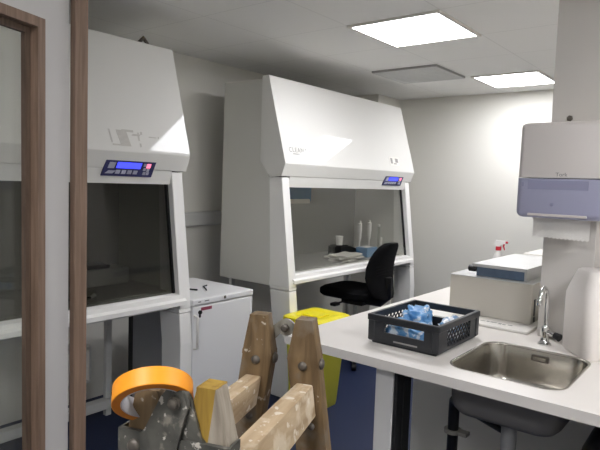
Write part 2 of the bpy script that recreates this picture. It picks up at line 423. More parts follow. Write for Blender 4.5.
HN = Vector((.612, 0, .176)).normalized(); HU = Vector((-.176, 0, .612)).normalized()    # slope of the hood face
def hood_pt(y, s, d=.001): return Vector((-2.564, 0, 1.690)) + HU * s + HN * d + Vector((0, y, 0))

c1, h1, _ = cabinet(.39, 2.150, 'white cabinet on the left with sloped hood and wide navy control panel above dark glass', (1.622, 1.930), M['tinted'], False)
c2, h2, fp2 = cabinet(3.045, 4.92, 'white cabinet at centre with sloped hood and small navy display above clearer glass', (4.42, 4.75), M['tinted2'], True)
# torn sticker residue on the left hood
rs = MB()
def patch(mb, y, s, w, h, sk=0.0, d=.0012):
    mb.loft([[hood_pt(y, s, .0004), hood_pt(y + w, s, .0004), hood_pt(y + w + sk, s + h, .0004), hood_pt(y + sk, s + h, .0004)],
             [hood_pt(y, s, d), hood_pt(y + w, s, d), hood_pt(y + w + sk, s + h, d), hood_pt(y + sk, s + h, d)]])
for (y, s, w, h, sk) in ((1.665, .045, .008, .07, -.01), (1.67, .03, .05, .008, 0), (1.72, .03, .06, .085, -.02), (1.735, .108, .07, .012, 0), (1.79, .09, .05, .010, .01), (1.83, .065, .009, .045, 0), (1.835, .03, .01, .02, 0), (1.85, .10, .01, .016, 0), (1.90, .088, .05, .005, 0), (1.96, .085, .008, .012, 0)):
    rs = MB(); patch(rs, y, s - .012, w, h, sk); obj('sticker_residue', rs, M['residue'], h1)
# small connector poking up from the top of the left cabinet
cn = MB(); cn.tube([(-2.86, 2.02, 2.27), (-2.86, 2.02, 2.325), (-2.86, 2.055, 2.362), (-2.86, 2.09, 2.325)], .012, 8)
obj('top_connector', cn, M['bolt'], c1)
# lettering and labels on the right cabinet
text_part('lettering', 'CLEANAIR', .050, frame_mtx(hood_pt(3.09, .076), (0, 1, 0), HU), M['print_grey'], h2, 1.15)
ul = MB(); patch(ul, 3.13, .060, .09, .006)
obj('underline', ul, M['print_grey'], h2)
lb = MB(); patch(lb, 4.51, .042, .17, .082); obj('label_sheet', lb, M['plate'], h2)
ls = MB()
for (y, s, w, h) in ((4.525, .06, .035, .05), (4.575, .055, .05, .010), (4.61, .072, .05, .038)): patch(ls, y, s, w, h, 0, .002)
obj('label_print', ls, M['print_grey'], h2)
tx = MB(); yy = 3.12; random.seed(3)
def fblk(mb, y, s0, w, h):
    mb.loft([[fp2(y, s0, d), fp2(y + w, s0, d), fp2(y + w, s0 + h, d), fp2(y, s0 + h, d)] for d in (.0005, .0015)])
for w, h in ((.014, .024), (.010, .016), (.012, .016), (.010, .022), (.012, .016), (.012, .016), (.010, .016), (.014, .016), (.012, .016), (.010, .016), (.014, .016)):
    fblk(tx, yy, .141, w, h * .85); yy += w + .0055
yy = 3.117
for w in (.018, .016, .018, .016, .02): fblk(tx, yy, .116, w, .015); yy += w + .003
obj('printed_text', tx, M['print_dark'], h2)

# ------------------------------------------------------------------ things inside the cabinets
ZW = .895
def put(name, mb, m, label, cat, group=None, smooth=None): return tag(obj(name, mb, m, None, smooth=smooth), label, cat, group)
pr = thing('reflection_sheet', 'blue and white sheet inside the centre cabinet standing in for a glass reflection', 'reflection_sheet', (-3.18, 3.95, 1.36))  # bright reflection in the front glass, built as a coloured sheet
obj('sheet', MB().box((-3.1845, 3.74, 1.38), (-3.182, 4.14, 1.60)), M['bluebox'], pr)
obj('white_border', MB().box((-3.1815, 3.76, 1.36), (-3.180, 4.12, 1.40)), M['plate'], pr)
random.seed(5)
for k, (x, y, r, lab) in enumerate(((-2.735, 4.07, 14, 'lowest white sheet in the paper stack on the cabinet work surface'), (-2.735, 4.06, -8, 'middle white sheet in the paper stack on the cabinet work surface'), (-2.735, 4.08, 9, 'topmost white sheet in the paper stack on the cabinet work surface'))):
    t = thing('paper_sheet', lab, 'paper', (x, y, ZW + .018 * k), math.radians(r), 'papers inside the cabinet')
    mb = MB(); N = 9
    loops = []
    for z in (0, .012):
        pass
    rows = [[Vector((-.09 + .18 * i / N, -.16 + .32 * j / N, .012 + .005 * math.sin(i * .9 + k) * math.cos(j * .6))) for i in range(N + 1)] for j in range(N + 1)]
    vs = [[mb.bm.verts.new(p) for p in row] for row in rows]; lo = [[mb.bm.verts.new((p.x, p.y, 0)) for p in row] for row in rows]
    for j in range(N):
        for i in range(N):
            mb.bm.faces.new((vs[j][i], vs[j][i + 1], vs[j + 1][i + 1], vs[j + 1][i])); mb.bm.faces.new((lo[j][i], lo[j + 1][i], lo[j + 1][i + 1], lo[j][i + 1]))
    for i in range(N):
        for A, B in ((vs[0], lo[0]), (vs[N], lo[N])): mb.bm.faces.new((A[i], A[i + 1], B[i + 1], B[i]))
        mb.bm.faces.new((vs[i][0], vs[i + 1][0], lo[i + 1][0], lo[i][0])); mb.bm.faces.new((vs[i][N], vs[i + 1][N], lo[i + 1][N], lo[i][N]))
    obj('sheet', mb, M['paper'], t, world=False)
gb = thing('glove_box', 'blue cardboard box inside the centre cabinet right of the papers', 'box', (-2.74, 4.43, ZW))
obj('carton', MB().box((-2.80, 4.34, ZW), (-2.68, 4.52, ZW + .085), .003, 1), M['bluebox'], gb)
obj('opening', MB().box((-2.775, 4.37, ZW + .085), (-2.705, 4.49, ZW + .087)), M['paper'], gb)
dt = thing('black_instrument', 'black low instrument behind the papers inside the centre cabinet', 'instrument', (-2.91, 4.33, ZW))
obj('housing', MB().prism_x([(4.16, ZW), (4.48, ZW), (4.48, ZW + .05), (4.30, ZW + .09), (4.16, ZW + .09)], -2.98, -2.84), M['black'], dt)
obj('lid', MB().box((-2.97, 4.17, ZW + .09), (-2.85, 4.29, ZW + .10), .002, 1), M['rubber'], dt)
cu = thing('tub', 'small white tub standing on the black instrument in the centre cabinet', 'tub', (-2.91, 4.23, ZW + .10))
obj('pot', MB().lathe([(.028, 0), (.034, .07)], (-2.91, 4.23, ZW + .10), 16), M['white'], cu, smooth=40)
obj('lid', MB().lathe([(.036, .07), (.036, .082)], (-2.91, 4.23, ZW + .10), 16), M['white'], cu, smooth=40)
for k, (y, lab) in enumerate(((4.55, 'left of the two white pipettes upright in the centre cabinet'), (4.72, 'right of the two white pipettes upright in the centre cabinet'))):
    t = thing('pipette', lab, 'pipette', (-2.90, y, ZW), 0, 'pipettes in the cabinet')
    obj('foot', MB().lathe([(.035, 0), (.035, .008), (.012, .012)], (-2.90, y, ZW), 16), M['white'], t, smooth=40)
    obj('shaft', MB().lathe([(.006, .012), (.010, .12), (.017, .15), (.017, .26)], (-2.90, y, ZW), 14), M['white'], t, smooth=40)
    obj('grip', MB().lathe([(.021, .20), (.021, .285), (.012, .29), (.012, .31)], (-2.90, y, ZW), 14), M['white'], t, smooth=40)
for y, hh, lab in ((4.80, .25, 'tall clear glass tube standing right of the pipettes'), (4.85, .12, 'short white tube at the right end of the centre cabinet')):
    t = thing('tube', lab, 'tube', (-2.84, y, ZW))
    obj('tube_body', MB().lathe([(.012, 0), (.012, hh)], (-2.84, y, ZW), 12), M['clear'] if hh > .2 else M['white'], t, smooth=40)
    obj('tube_cap', MB().lathe([(.014, hh), (.012, hh + .02)], (-2.84, y, ZW), 12), M['white'], t, smooth=40)
# left cabinet
rd = thing('stirring_rod', 'short metal rod lying at the front of the left cabinet', 'rod', (-2.70, 1.50, ZW))
obj('shaft', MB().tube([(-2.70, 1.36, ZW + .008), (-2.70, 1.63, ZW + .008)], .008, 10), M['chrome'], rd, smooth=50)
obj('tip', MB().tube([(-2.70, 1.63, ZW + .008), (-2.70, 1.655, ZW + .022)], [.008, .012], 10), M['white'], rd, smooth=50)
bt = thing('bottle', 'small blue bottle inside the left cabinet beside the metal rod', 'bottle', (-2.75, 1.47, ZW))
obj('body', MB().lathe([(.028, 0), (.030, .01), (.030, .08), (.014, .10), (.014, .11)], (-2.75, 1.47, ZW), 16), M['bluebox'], bt, smooth=40)
obj('cap', MB().lathe([(.016, .11), (.016, .13)], (-2.75, 1.47, ZW), 16), M['white'], bt, smooth=40)
it = thing('instrument_case', 'low grey instrument at the back of the left cabinet', 'instrument', (-3.05, 1.9, ZW))
obj('housing', MB().box((-3.14, 1.76, ZW), (-2.98, 2.06, ZW + .10), .008, 2), M['stand'], it)
obj('lid', MB().box((-3.12, 1.80, ZW + .10), (-3.0, 1.94, ZW + .125), .004, 1), M['black'], it)
# white box on the floor behind the left stand
wb = thing('wall_box', 'white wall box under the left cabinet behind its rear leg', 'box', (-3.4, 2.0, .17))
obj('housing', MB().box((-3.5, 1.72, .17), (-3.36, 2.04, .42), .006, 2), M['stand'], wb)
obj('cover', MB().box((-3.36, 1.74, .19), (-3.354, 2.02, .40), .003, 1), M['plate'], wb)

# ------------------------------------------------------------------ freezer
fy0, fy1, fx0, fx1 = 2.160, 2.668, -3.08, -2.50
fz = thing('freezer', 'low white undercounter freezer between the two big cabinets', 'freezer', (-2.79, 2.44, 0))
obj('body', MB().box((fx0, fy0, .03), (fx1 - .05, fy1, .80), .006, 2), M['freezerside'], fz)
obj('gap_shade', MB().box((fx0 - .06, fy0 + .01, .08), (fx0 - .002, fy1 - .01, .78)), M['black'], fz)  # black slab put in for the deep shade behind the freezer
dr = obj('door', MB().box((fx1 - .046, fy0, .04), (fx1, fy1, .803), .008, 2), M['freezer'], fz)
lid = obj('lid', MB().box((fx0 - .01, fy0 - .003, .808), (fx1 + .003, fy1 + .003, .846), .008, 2), M['freezer'], fz)
hm = MB(); hx = fx1 + .03; hy = fy0 + .016
hm.tube([(fx1 - .002, hy, .752), (hx, hy, .745), (hx, hy, .56), (fx1 - .002, hy, .552)], .008, 8)
obj('handle', hm, M['plate'], dr, smooth=60)
lk = MB(); lk.lathe([(.012, 0), (.012, .01)], (fx1, fy0 + .055, .766), 12, (1, 0, 0)); lk.box((fx1, fy0 + .05, .735), (fx1 + .006, fy0 + .06, .765))
obj('lock', lk, M['black'], dr)
obj('warning_label', MB().box((fx1, fy0 + .065, .773), (fx1 + .0012, fy0 + .15, .792)), M['redlabel'], dr)
obj('lid_lock', MB().box((fx1 + .003, fy0 + .245, .822), (fx1 + .009, fy0 + .262, .84), .002, 1), M['bolt'], lid)
for a_, b_, z_ in ((.09, .125, .826), (.04, .06, .825)): obj('badge', MB().box((fx1 + .003, fy0 + a_, z_), (fx1 + .004, fy0 + b_, z_ + .006)), M['print_dark'], lid)
obj('foot', MB().lathe([(.02, 0), (.02, .032)], (fx1 - .09, fy0 + .06, 0), 12), M['black'], fz); obj('foot', MB().lathe([(.02, 0), (.02, .032)], (fx1 - .09, fy1 - .06, 0), 12), M['black'], fz)
cb = MB(); cb.tube([(-2.75, 2.20, .851), (-2.76, 2.26, .853), (-2.74, 2.34, .853), (-2.70, 2.37, .851)], .005, 8)
put('cable', cb, M['black'], 'longer black cable end lying on the white freezer top', 'cable', smooth=60)
cb = MB(); cb.tube([(-2.66, 2.41, .850), (-2.69, 2.43, .853), (-2.76, 2.47, .853), (-2.78, 2.52, .850)], .004, 8)
put('cable', cb, M['rubber'], 'shorter thin cable right of the other on the freezer top', 'cable', smooth=60)

# ------------------------------------------------------------------ yellow bin
bn = thing('waste_bin', 'tall yellow plastic waste bin with closed lid behind the ladder', 'bin', (-2.315, 3.115, 0))
def rr3(x0, x1, y0, y1, r, z): return [Vector((x, y, z)) for x, y in rrect(x0, x1, y0, y1, r, 5)]
mb = MB(); mb.loft([rr3(-2.435, -2.195, 2.985, 3.245, .035, 0), rr3(-2.44, -2.19, 2.98, 3.25, .04, .02), rr3(-2.468, -2.158, 2.945, 3.295, .045, .585)])
obj('tub', mb, M['yellow'], bn, smooth=40)
mb = MB(); mb.loft([rr3(-2.482, -2.142, 2.932, 3.312, .05, .585), rr3(-2.486, -2.138, 2.928, 3.316, .05, .60), rr3(-2.482, -2.142, 2.932, 3.312, .05, .630), rr3(-2.463, -2.161, 2.951, 3.293, .04, .640), rr3(-2.42, -2.21, 3.0, 3.23, .03, .640), rr3(-2.41, -2.22, 3.01, 3.22, .03, .634)])
lidb = obj('lid', mb, M['yellowlid'], bn, smooth=40)
obj('lid_flap', MB().box((-2.385, 3.05, .633), (-2.245, 3.18, .646), .005, 2), M['yellowlid'], lidb)
obj('label', MB().box((-2.176, 3.05, .40), (-2.172, 3.17, .52)), M['plate'], bn)

# ------------------------------------------------------------------ office chair
cx, cy = -2.66, 4.15
ch = thing('office_chair', 'black office chair pushed in front of the centre cabinet', 'chair', (cx, cy, 0))
mb = MB(); mb.loft([rr3(cx - .24, cx + .22, cy - .22, cy + .22, .09, .58), rr3(cx - .265, cx + .24, cy - .245, cy + .245, .11, .60), rr3(cx - .265, cx + .24, cy - .245, cy + .245, .11, .64), rr3(cx - .24, cx + .21, cy - .215, cy + .215, .10, .66), rr3(cx - .16, cx + .14, cy - .13, cy + .13, .08, .655)])
obj('seat', mb, M['fabric'], ch, smooth=50)
# contoured backrest
mb = MB(); loops = []
prof = [(.60, .13, .01), (.63, .17, .005), (.70, .20, -.01), (.78, .212, -.02), (.86, .21, -.018), (.94, .195, -.002), (1.0, .172, .018), (1.045, .14, .032), (1.07, .09, .04)]
for z, hw, dx in prof:
    L = []
    for k in range(20):
        a = 2 * PI * k / 20; c_, s_ = math.cos(a), math.sin(a)
        yy = hw * (abs(s_) ** .8) * (1 if s_ > 0 else -1); xx = .036 * (abs(c_) ** .8) * (1 if c_ > 0 else -1)
        L.append(Vector((cx + .295 + dx + xx - .05 * (1 - (yy / .23) ** 2) * 0 - .06 * (yy / .23) ** 2, cy + yy, z)))
    loops.append(L)
mb.loft(loops); bk = obj('backrest', mb, M['fabric'], ch, smooth=60)
fm = MB()
for z in (.80, .825, .85, .875): fm.tube([(cx + .331 - .06 * (y / .23) ** 2 - .02, cy + y, z + .012 * math.cos(y * 12)) for y in [-.15 + .03 * i for i in range(11)]], .0035, 6)
obj('back_folds', fm, M['fabric'], bk)
obj('back_bar', MB().tube([(cx + .06, cy, .55), (cx + .25, cy, .555), (cx + .315, cy, .61), (cx + .315, cy, .78)], .036, 10), M['black'], ch, smooth=50)
obj('mechanism', MB().box((cx - .10, cy - .08, .51), (cx + .12, cy + .08, .581), .012, 2), M['black'], ch)
lv = MB(); lv.tube([(cx - .02, cy - .08, .545), (cx - .03, cy - .24, .54)], .008, 8); lv.box((cx - .055, cy - .31, .525), (cx + .0, cy - .23, .552), .008, 2)
obj('lever', lv, M['black'], ch)
obj('gas_column', MB().lathe([(.03, .10), (.03, .30), (.018, .30), (.018, .52)], (cx, cy, 0), 16), M['stand'], ch, smooth=40)
bs = MB(); bs.lathe([(.05, .07), (.05, .11)], (cx, cy, 0), 16)
for k in range(5):
    a = 2 * PI * k / 5 + .3; bs.tube([(cx, cy, .09), (cx + .28 * math.cos(a), cy + .28 * math.sin(a), .065)], [.026, .016], 8)
obj('base', bs, M['black'], ch)
for k in range(5):
    a = 2 * PI * k / 5 + .3; p = Vector((cx + .28 * math.cos(a), cy + .28 * math.sin(a), .028))
    obj('caster', MB().lathe([(.02, -.02), (.028, -.015), (.028, .015), (.02, .02)], p, 14, (math.sin(a), -math.cos(a), 0)), M['black'], ch, smooth=40)

# ------------------------------------------------------------------ bench
WX0, WX1, WY0, WY1 = -1.515, 1.295, 1.82, 4.40
SX0, SX1, SY0, SY1 = -.838, -.440, 1.932, 2.395
bench = thing('lab_bench', 'white laminate bench holding the sink, crate and instruments', 'bench', (-.6, 2.9, 0))
mb = MB(); bm = mb.bm
hole = rrect(SX0, SX1, SY0, SY1, .075, 7)
def loop_edges(pts, z):
    vs = [bm.verts.new((x, y, z)) for x, y in pts]
    return [bm.edges.new((vs[i], vs[(i + 1) % len(vs)])) for i in range(len(vs))]
es = loop_edges([(WX0, WY0), (WX1, WY0), (WX1, WY1), (WX0, WY1)], .90) + loop_edges(hole, .90)
bmesh.ops.triangle_fill(bm, use_beauty=True, use_dissolve=False, edges=es)
ex = bmesh.ops.extrude_face_region(bm, geom=bm.faces[:])
for g in ex['geom']:
    if isinstance(g, bmesh.types.BMVert): g.co.z = .864
obj('worktop', mb, M['worktop'], bench)
obj('leg', MB().box((-1.10, 1.885, 0), (-1.022, 2.00, .864), .003, 1), M['legwhite'], bench)
obj('leg', MB().box((-1.44, 4.25, 0), (-1.36, 4.33, .864), .003, 1), M['legwhite'], bench)
obj('black_edge_profile', MB().box((-1.0215, 1.89, 0), (-1.006, 2.005, .864), .002, 1).box((-1.006, 1.94, 0), (-1.003, 1.948, .864)), M['rubber'], bench)
obj('under_rail', MB().box((-1.44, 4.25, .80), (-1.05, 4.33, .862), .003, 1), M['stand'], bench)
# sink
sk = thing('sink', 'rectangular stainless steel sink bowl set into the white bench', 'sink', ((SX0 + SX1) / 2, (SY0 + SY1) / 2, .71))
mb = MB()
def sl(ins, z, r): return [Vector((x, y, z)) for x, y in rrect(SX0 + ins, SX1 - ins, SY0 + ins, SY1 - ins, r, 7)]
mu = MB()
mb.loft([sl(.0, .899, .075), sl(.003, .89, .073), sl(.008, .78, .07), sl(.014, .745, .075), sl(.03, .728, .06), sl(.07, .722, .04)], cap0=False)
# outside shell
mu.loft([sl(-.0005, .899, .075), sl(.0015, .87, .075), sl(.005, .78, .071), sl(.011, .742, .076), sl(.028, .724, .062), sl(.07, .718, .04)], cap0=False)
obj('bowl', mb, M['steel'], sk, smooth=50)
obj('bowl_underside', mu, M['under'], sk, smooth=50)
rm = MB()
rm.loft([sl(-.007, .9005, .08), sl(-.007, .9022, .08), sl(-.001, .9026, .076), sl(.004, .898, .072), sl(.0035, .894, .072)], cap0=False, cap1=False)
obj('rim', rm, M['steel_rim'], sk, smooth=60)
of = MB(); of.box((-.665, SY1 - .012, .853), (-.598, SY1 - .006, .880), .003, 1)
ofo = obj('overflow', of, M['bolt'], sk)
obj('overflow_slot', MB().box((-.655, SY1 - .014, .860), (-.608, SY1 - .012, .873)), M['steel_rim'], ofo)
obj('drain', MB().lathe([(.045, .0), (.045, .004), (.03, .005), (.028, .002)], (-.63, 2.045, .723), 24), M['chrome'], sk, smooth=40)
pp = MB(); pp.tube([(-.905, 2.20, 0), (-.905, 2.20, .645), (-.90, 2.19, .675), (-.885, 2.17, .692), (-.86, 2.14, .697)], .022, 14).tube([(-.865, 2.145, .697), (-.84, 2.11, .694), (-.64, 2.04, .672)], .013, 10)
obj('waste_pipe', pp, M['pipe'], sk, smooth=60)
cl = MB(); cl.ring(.023, .036, .014, (-.905, 2.20, .545), (0, 0, 1), 24, 0, 0, 0); cl.box((-.875, 2.18, .538), (-.84, 2.22, .552))
obj('pipe_clamp', cl, M['zinc'], sk)
tr = MB(); tr.lathe([(.035, .722), (.035, .70), (.028, .69), (.026, .55), (.04, .54), (.04, .47), (.02, .45)], (-.63, 2.045, 0), 20)
obj('trap', tr, M['trap'], sk, smooth=40)
# faucet
fc = thing('faucet', 'tall chrome gooseneck faucet standing behind the steel sink', 'faucet', (-.648, 2.50, .90))
obj('base', MB().lathe([(.027, 0), (.027, .006), (.019, .014), (.015, .035), (.017, .05), (.017, .075), (.010, .085)], (-.648, 2.50, .90), 20), M['chrome'], fc, smooth=40)
pts = [(-.648, 2.50, .98), (-.649, 2.50, 1.09)]
for k in range(1, 9):
    a = PI * k / 9; pts.append((-.650 - .004 * k / 9, 2.50 - .042 * (1 - math.cos(a)), 1.10 + .048 * math.sin(a)))
pts.append((-.655, 2.415, 1.10))
obj('spout', MB().tube(pts, .0085, 12), M['chrome'], fc, smooth=60)
obj('aerator', MB().lathe([(.011, 0), (.012, .004), (.012, .026), (.009, .030)], (-.655, 2.415, 1.078), 16), M['chrome'], fc, smooth=40)
lv = MB(); lv.tube([(-.64, 2.50, .955), (-.622, 2.49, .957), (-.600, 2.48, .950)], [.013, .011, .013], 12)
obj('lever', lv, M['chrome'], fc, smooth=60)
obj('lever_grip', MB().tube([(-.606, 2.483, .952), (-.582, 2.474, .946)], [.013, .017], 12), M['rubber'], fc, smooth=50)
# white container on the right
jc = thing('jerrycan', 'plain white plastic container with sloping shoulder beside the sink', 'container', (-.423, 2.535, .90), math.radians(-51.6))
def jl(ins, z, r, sh=0): return [Vector((x + sh, y, z)) for x, y in rrect(-.108 + ins, .11 - ins, -.14 + ins, .14 - ins, r, 6)]
mb = MB(); mb.loft([jl(.008, 0, .035), jl(0, .012, .042), jl(.0, .20, .042), jl(.001, .238, .042), jl(.008, .270, .045), jl(.020, .310, .045), jl(.030, .336, .04), jl(.040, .342, .035)])
obj('body', mb, M['whitewarm'], jc, world=False, smooth=50)
obj('cap', MB().lathe([(.024, .343), (.026, .345), (.026, .365), (.022, .368)], (.05, .08, 0), 20), M['white'], jc, world=False, smooth=40)

# ------------------------------------------------------------------ black crate
ax0, ax1, ay0, ay1, az = -1.205, -.899, 1.995, 2.393, .90
ct = thing('crate', 'black plastic stacking crate on the bench corner holding blue packets', 'crate', ((ax0 + ax1) / 2, (ay0 + ay1) / 2, az))
mb = MB(); w = .009; zt = az + .12; zb = az + .012
mb.box((ax0 + .008, ay0 + .008, az), (ax1 - .008, ay1 - .008, zb), .004, 1)
def wall_open_y(y, o0, o1, za, zc):
    yb = y + w
    mb.box((ax0, y, zb - .002), (o0, yb, zt)); mb.box((o1, y, zb - .002), (ax1, yb, zt))
    mb.box((o0, y, zb - .002), (o1, yb, za)); mb.box((o0, y, zc), (o1, yb, zt))
wall_open_y(ay0, -1.135, -.958, az + .052, az + .090)
wall_open_y(ay1 - w, -1.135, -.958, az + .060, az + .092)
# side walls: solid ends, open window filled by a diagonal lattice
for x in (ax0, ax1 - w):
    mb.box((x, ay0, zb - .002), (x + w, ay0 + .085, zt)); mb.box((x, ay1 - .085, zb - .002), (x + w, ay1, zt))
    mb.box((x, ay0 + .085, zt - .026), (x + w, ay1 - .085, zt)); mb.box((x, ay0 + .085, zb - .002), (x + w, ay1 - .085, zb + .010))
    a0, a1, c0, c1_ = ay0 + .085, ay1 - .085, zb + .010, zt - .026
    H = c1_ - c0; st = .030
    for sgn in (1, -1):
        k = a0 - H
        while k < a1:
            y_a, z_a, y_b, z_b = k, c0, k + H, c1_
            if y_a < a0: z_a += a0 - y_a; y_a = a0
            if y_b > a1: z_b -= y_b - a1; y_b = a1
            if y_b - y_a > .006:
                if sgn < 0: z_a, z_b = c0 + c1_ - z_a, c0 + c1_ - z_b
                p0, p1 = Vector((x + w / 2, y_a, z_a)), Vector((x + w / 2, y_b, z_b))
                mb.tube([p0, p1], .0034, 4)
            k += st
# rim and corner ribs
r_ = .007
for a, b in (((ax0 - r_, ay0 - r_, zt - .026), (ax1 + r_, ay0 + .004, zt)), ((ax0 - r_, ay1 - .004, zt - .026), (ax1 + r_, ay1 + r_, zt)),
             ((ax0 - r_, ay0, zt - .026), (ax0 + .004, ay1, zt)), ((ax1 - .004, ay0, zt - .026), (ax1 + r_, ay1, zt))):
    mb.box(a, b, .003, 1)
for x in (ax0 - .004, ax1 - .026):
    for y in (ay0 - .004, ay1 - .026): mb.box((x, y, zb), (x + .03, y + .03, zt - .02), .003, 1)
obj('body', mb, M['crate'], ct)
obj('label_strip', MB().box((-1.09, ay0 - .0015, az + .020), (-.985, ay0 + .001, az + .026)), M['print_grey'], ct)
def packet(label, c, s, rz, m, seed, tilt=0):
    t = thing('packet', label, 'packet', c, rz, 'plastic wrapped packets in the crate')
    mb = MB(); bmesh.ops.create_icosphere(mb.bm, subdivisions=4, radius=1)
    for v in mb.bm.verts:
        p = v.co.copy()
        q = Vector([math.copysign(abs(k) ** .6, k) for k in p])
        q = Vector((q.x * s[0], q.y * s[1], (q.z + 1) * s[2]))
        q += p * (.022 * noise.noise(p * 2.4 + Vector((seed, 0, 0))) + .012 * abs(noise.noise(p * 6 + Vector((0, seed, 0)))) + .006 * noise.noise(p * 15 + Vector((0, 0, seed))))
        q.z = max(q.z + tilt * q.x, .0005)
        v.co = q
    obj('wrapped_bundle', mb, m, t, world=False, smooth=80)
packet('tall blue wrapped packet leaning at the back left of the crate', (-1.122, 2.275, zb + .001), (.050, .082, .050), .25, M['bluefilm'], 1.0, -.10)
packet('wrapped packet with blue and clear film behind the crate handle opening', (-1.06, 2.09, zb + .001), (.105, .060, .036), -.04, M['bluefilm'], 4.0, -.10)
packet('shiny clear film packet lying at the right end of the crate', (-.965, 2.275, zb + .001), (.040, .080, .036), .08, M['clearfilm'], 7.0, -.05)

# ------------------------------------------------------------------ instruments on the bench
bx = thing('instrument_box', 'plain grey metal laboratory box on a white base behind the crate', 'instrument', (-.98, 2.95, .90))
obj('base_plate', MB().box((-1.205, 2.605, .90), (-.752, 3.44, .914), .004, 2), M['plate'], bx)
bb = obj('body', MB().box((-1.192, 2.755, .914), (-.782, 3.42, 1.105), .004, 2), M['boxgrey'], bx)
obj('top_edge', MB().box((-1.194, 2.752, 1.105), (-.780, 3.422, 1.109), .001, 1), M['casewhite'], bx)
obj('side_slot', MB().box((-.783, 2.79, .95), (-.779, 2.81, 1.03)).box((-.783, 2.79, .92), (-.779, 2.815, .945)), M['black'], bb)
pm = MB(); random.seed(11)
xx = -1.05
while xx < -.83:
    w_ = random.uniform(.012, .03); pm.box((xx, 2.655 + random.uniform(0, .012), .914), (xx + w_, 2.672 + random.uniform(0, .012), .9145)); xx += w_ + random.uniform(.004, .014)
obj('printed_marks', pm, M['print_grey'], bx)
ic = thing('flat_instrument', 'flat silver topped case with dark blue sides on the grey box', 'instrument', (-.96, 3.0, 1.109))
obj('case', MB().box((-1.075, 2.80, 1.109), (-.835, 3.40, 1.157), .002, 1), M['casedark'], ic)
obj('top_plate', MB().prism_x([(2.775, 1.157), (3.43, 1.157), (3.43, 1.169), (2.775, 1.172)], -1.088, -.818), M['casewhite'], ic)
obj('side_cheek', MB().box((-.834, 2.79, 1.109), (-.824, 3.40, 1.157)), M['casewhite'], ic)
kb = MB(); kb.lathe([(.014, 0), (.016, .004), (.016, .038), (.010, .042)], (-1.074, 2.80, 1.143), 14, (-1, 0, 0))
obj('knob', kb, M['black'], ic, smooth=40)
sp = thing('spray_bottle', 'white spray bottle with red trigger collar behind the flat instrument', 'spray bottle', (-1.42, 4.1, .90))
sx, sy, s0 = -1.42, 4.10, .90
obj('body', MB().lathe([(.036, 0), (.040, .006), (.040, .11), (.036, .15), (.022, .19), (.014, .205), (.014, .212)], (sx, sy, s0), 24), M['white'], sp, smooth=40)
obj('collar', MB().lathe([(.019, .207), (.020, .21), (.020, .232), (.017, .236)], (sx, sy, s0), 20), M['red'], sp, smooth=40)
hd = MB(); hd.prism_y([(sx - .030, s0 + .248), (sx - .016, s0 + .236), (sx + .014, s0 + .236), (sx + .026, s0 + .250), (sx + .048, s0 + .258), (sx + .050, s0 + .278), (sx - .022, s0 + .280)], sy - .011, sy + .011)
obj('spray_head', hd, M['white'], sp)
tg = MB(); tg.tube([(sx + .038, sy, s0 + .256), (sx + .036, sy, s0 + .238), (sx + .044, sy, s0 + .212)], [.007, .006, .004], 8)
obj('trigger', tg, M['red'], sp, smooth=60)
obj('nozzle', MB().lathe([(.009, 0), (.008, .014)], (sx + .050, sy, s0 + .268), 12, (1, 0, 0)), M['red'], sp)
bb2 = thing('storage_box', 'white flat topped box far behind on the bench near the pillar', 'box', (-1.05, 4.15, .90))
obj('body', MB().box((-1.18, 4.03, .90), (-.85, 4.36, 1.095), .004, 1), M['print_dark'], bb2)
obj('lid', MB().box((-1.21, 3.99, 1.095), (-.83, 4.38, 1.118), .003, 1), M['plate'], bb2)

# ------------------------------------------------------------------ towel dispenser
dx0, dx1, dy0, dy1 = -.782, -.446, 2.435, 2.63
dp = thing('towel_dispenser', 'white and smoky blue paper towel dispenser on the pillar', 'dispenser', ((dx0 + dx1) / 2, dy1, 1.435))
mb = MB()
def dl(y, ins, z0, z1, r): return [Vector((x, y, z)) for x, z in rrect(dx0 + ins, dx1 - ins, z0 + ins * .4, z1 - ins, r, 6)]
obj('back_plate', MB().box((dx0 + .012, dy1 - .02, 1.45), (dx1 - .012, dy1, 1.812), .006, 2), M['dispw'], dp)
mb = MB(); mb.box((dx0, dy0, 1.603), (dx1, dy1 - .021, 1.829), .022, 4, edges=lambda e: max(v.co.z for v in e.verts) > 1.7 or False)
es = []
cv = obj('cover', mb, M['dispw'], dp, smooth=40)
mb = MB(); mb.box((dx0 - .002, dy0 - .002, 1.437), (dx1 + .002, dy1 - .021, 1.5995), .026, 4, edges=lambda e: min(v.co.z for v in e.verts) < 1.5)
wn = obj('window', mb, M['dispb'], dp, smooth=40)
iw = MB(); iw.box((dx0 + .04, dy0 - .0035, 1.485), (dx1 - .04, dy0 - .001, 1.592)); 
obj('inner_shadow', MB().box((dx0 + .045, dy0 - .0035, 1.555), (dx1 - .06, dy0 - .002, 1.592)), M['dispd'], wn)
mk = MB(); mk.box((dx0 + .02, dy0 - .004, 1.565), (dx0 + .03, dy0 - .002, 1.583)); obj('lock_mark', mk, M['dispd'], wn)
obj('arrow_mark', MB().lathe([(.008, 0), (.005, .002)], ((dx0 + dx1) / 2 - .025, dy0 - .002, 1.495), 8, (0, -1, 0)), M['dispd'], wn)
obj('cutter_strip', MB().box((dx0 + .05, dy0 - .006, 1.446), (dx1 - .06, dy0 + .01, 1.456), .002, 1), M['dispw'], dp)
text_part('logo', 'Tork', .022, frame_mtx((-.632, dy0 - .0006, 1.609), (1, 0, 0), (0, 0, 1)), M['print_dark'], cv)
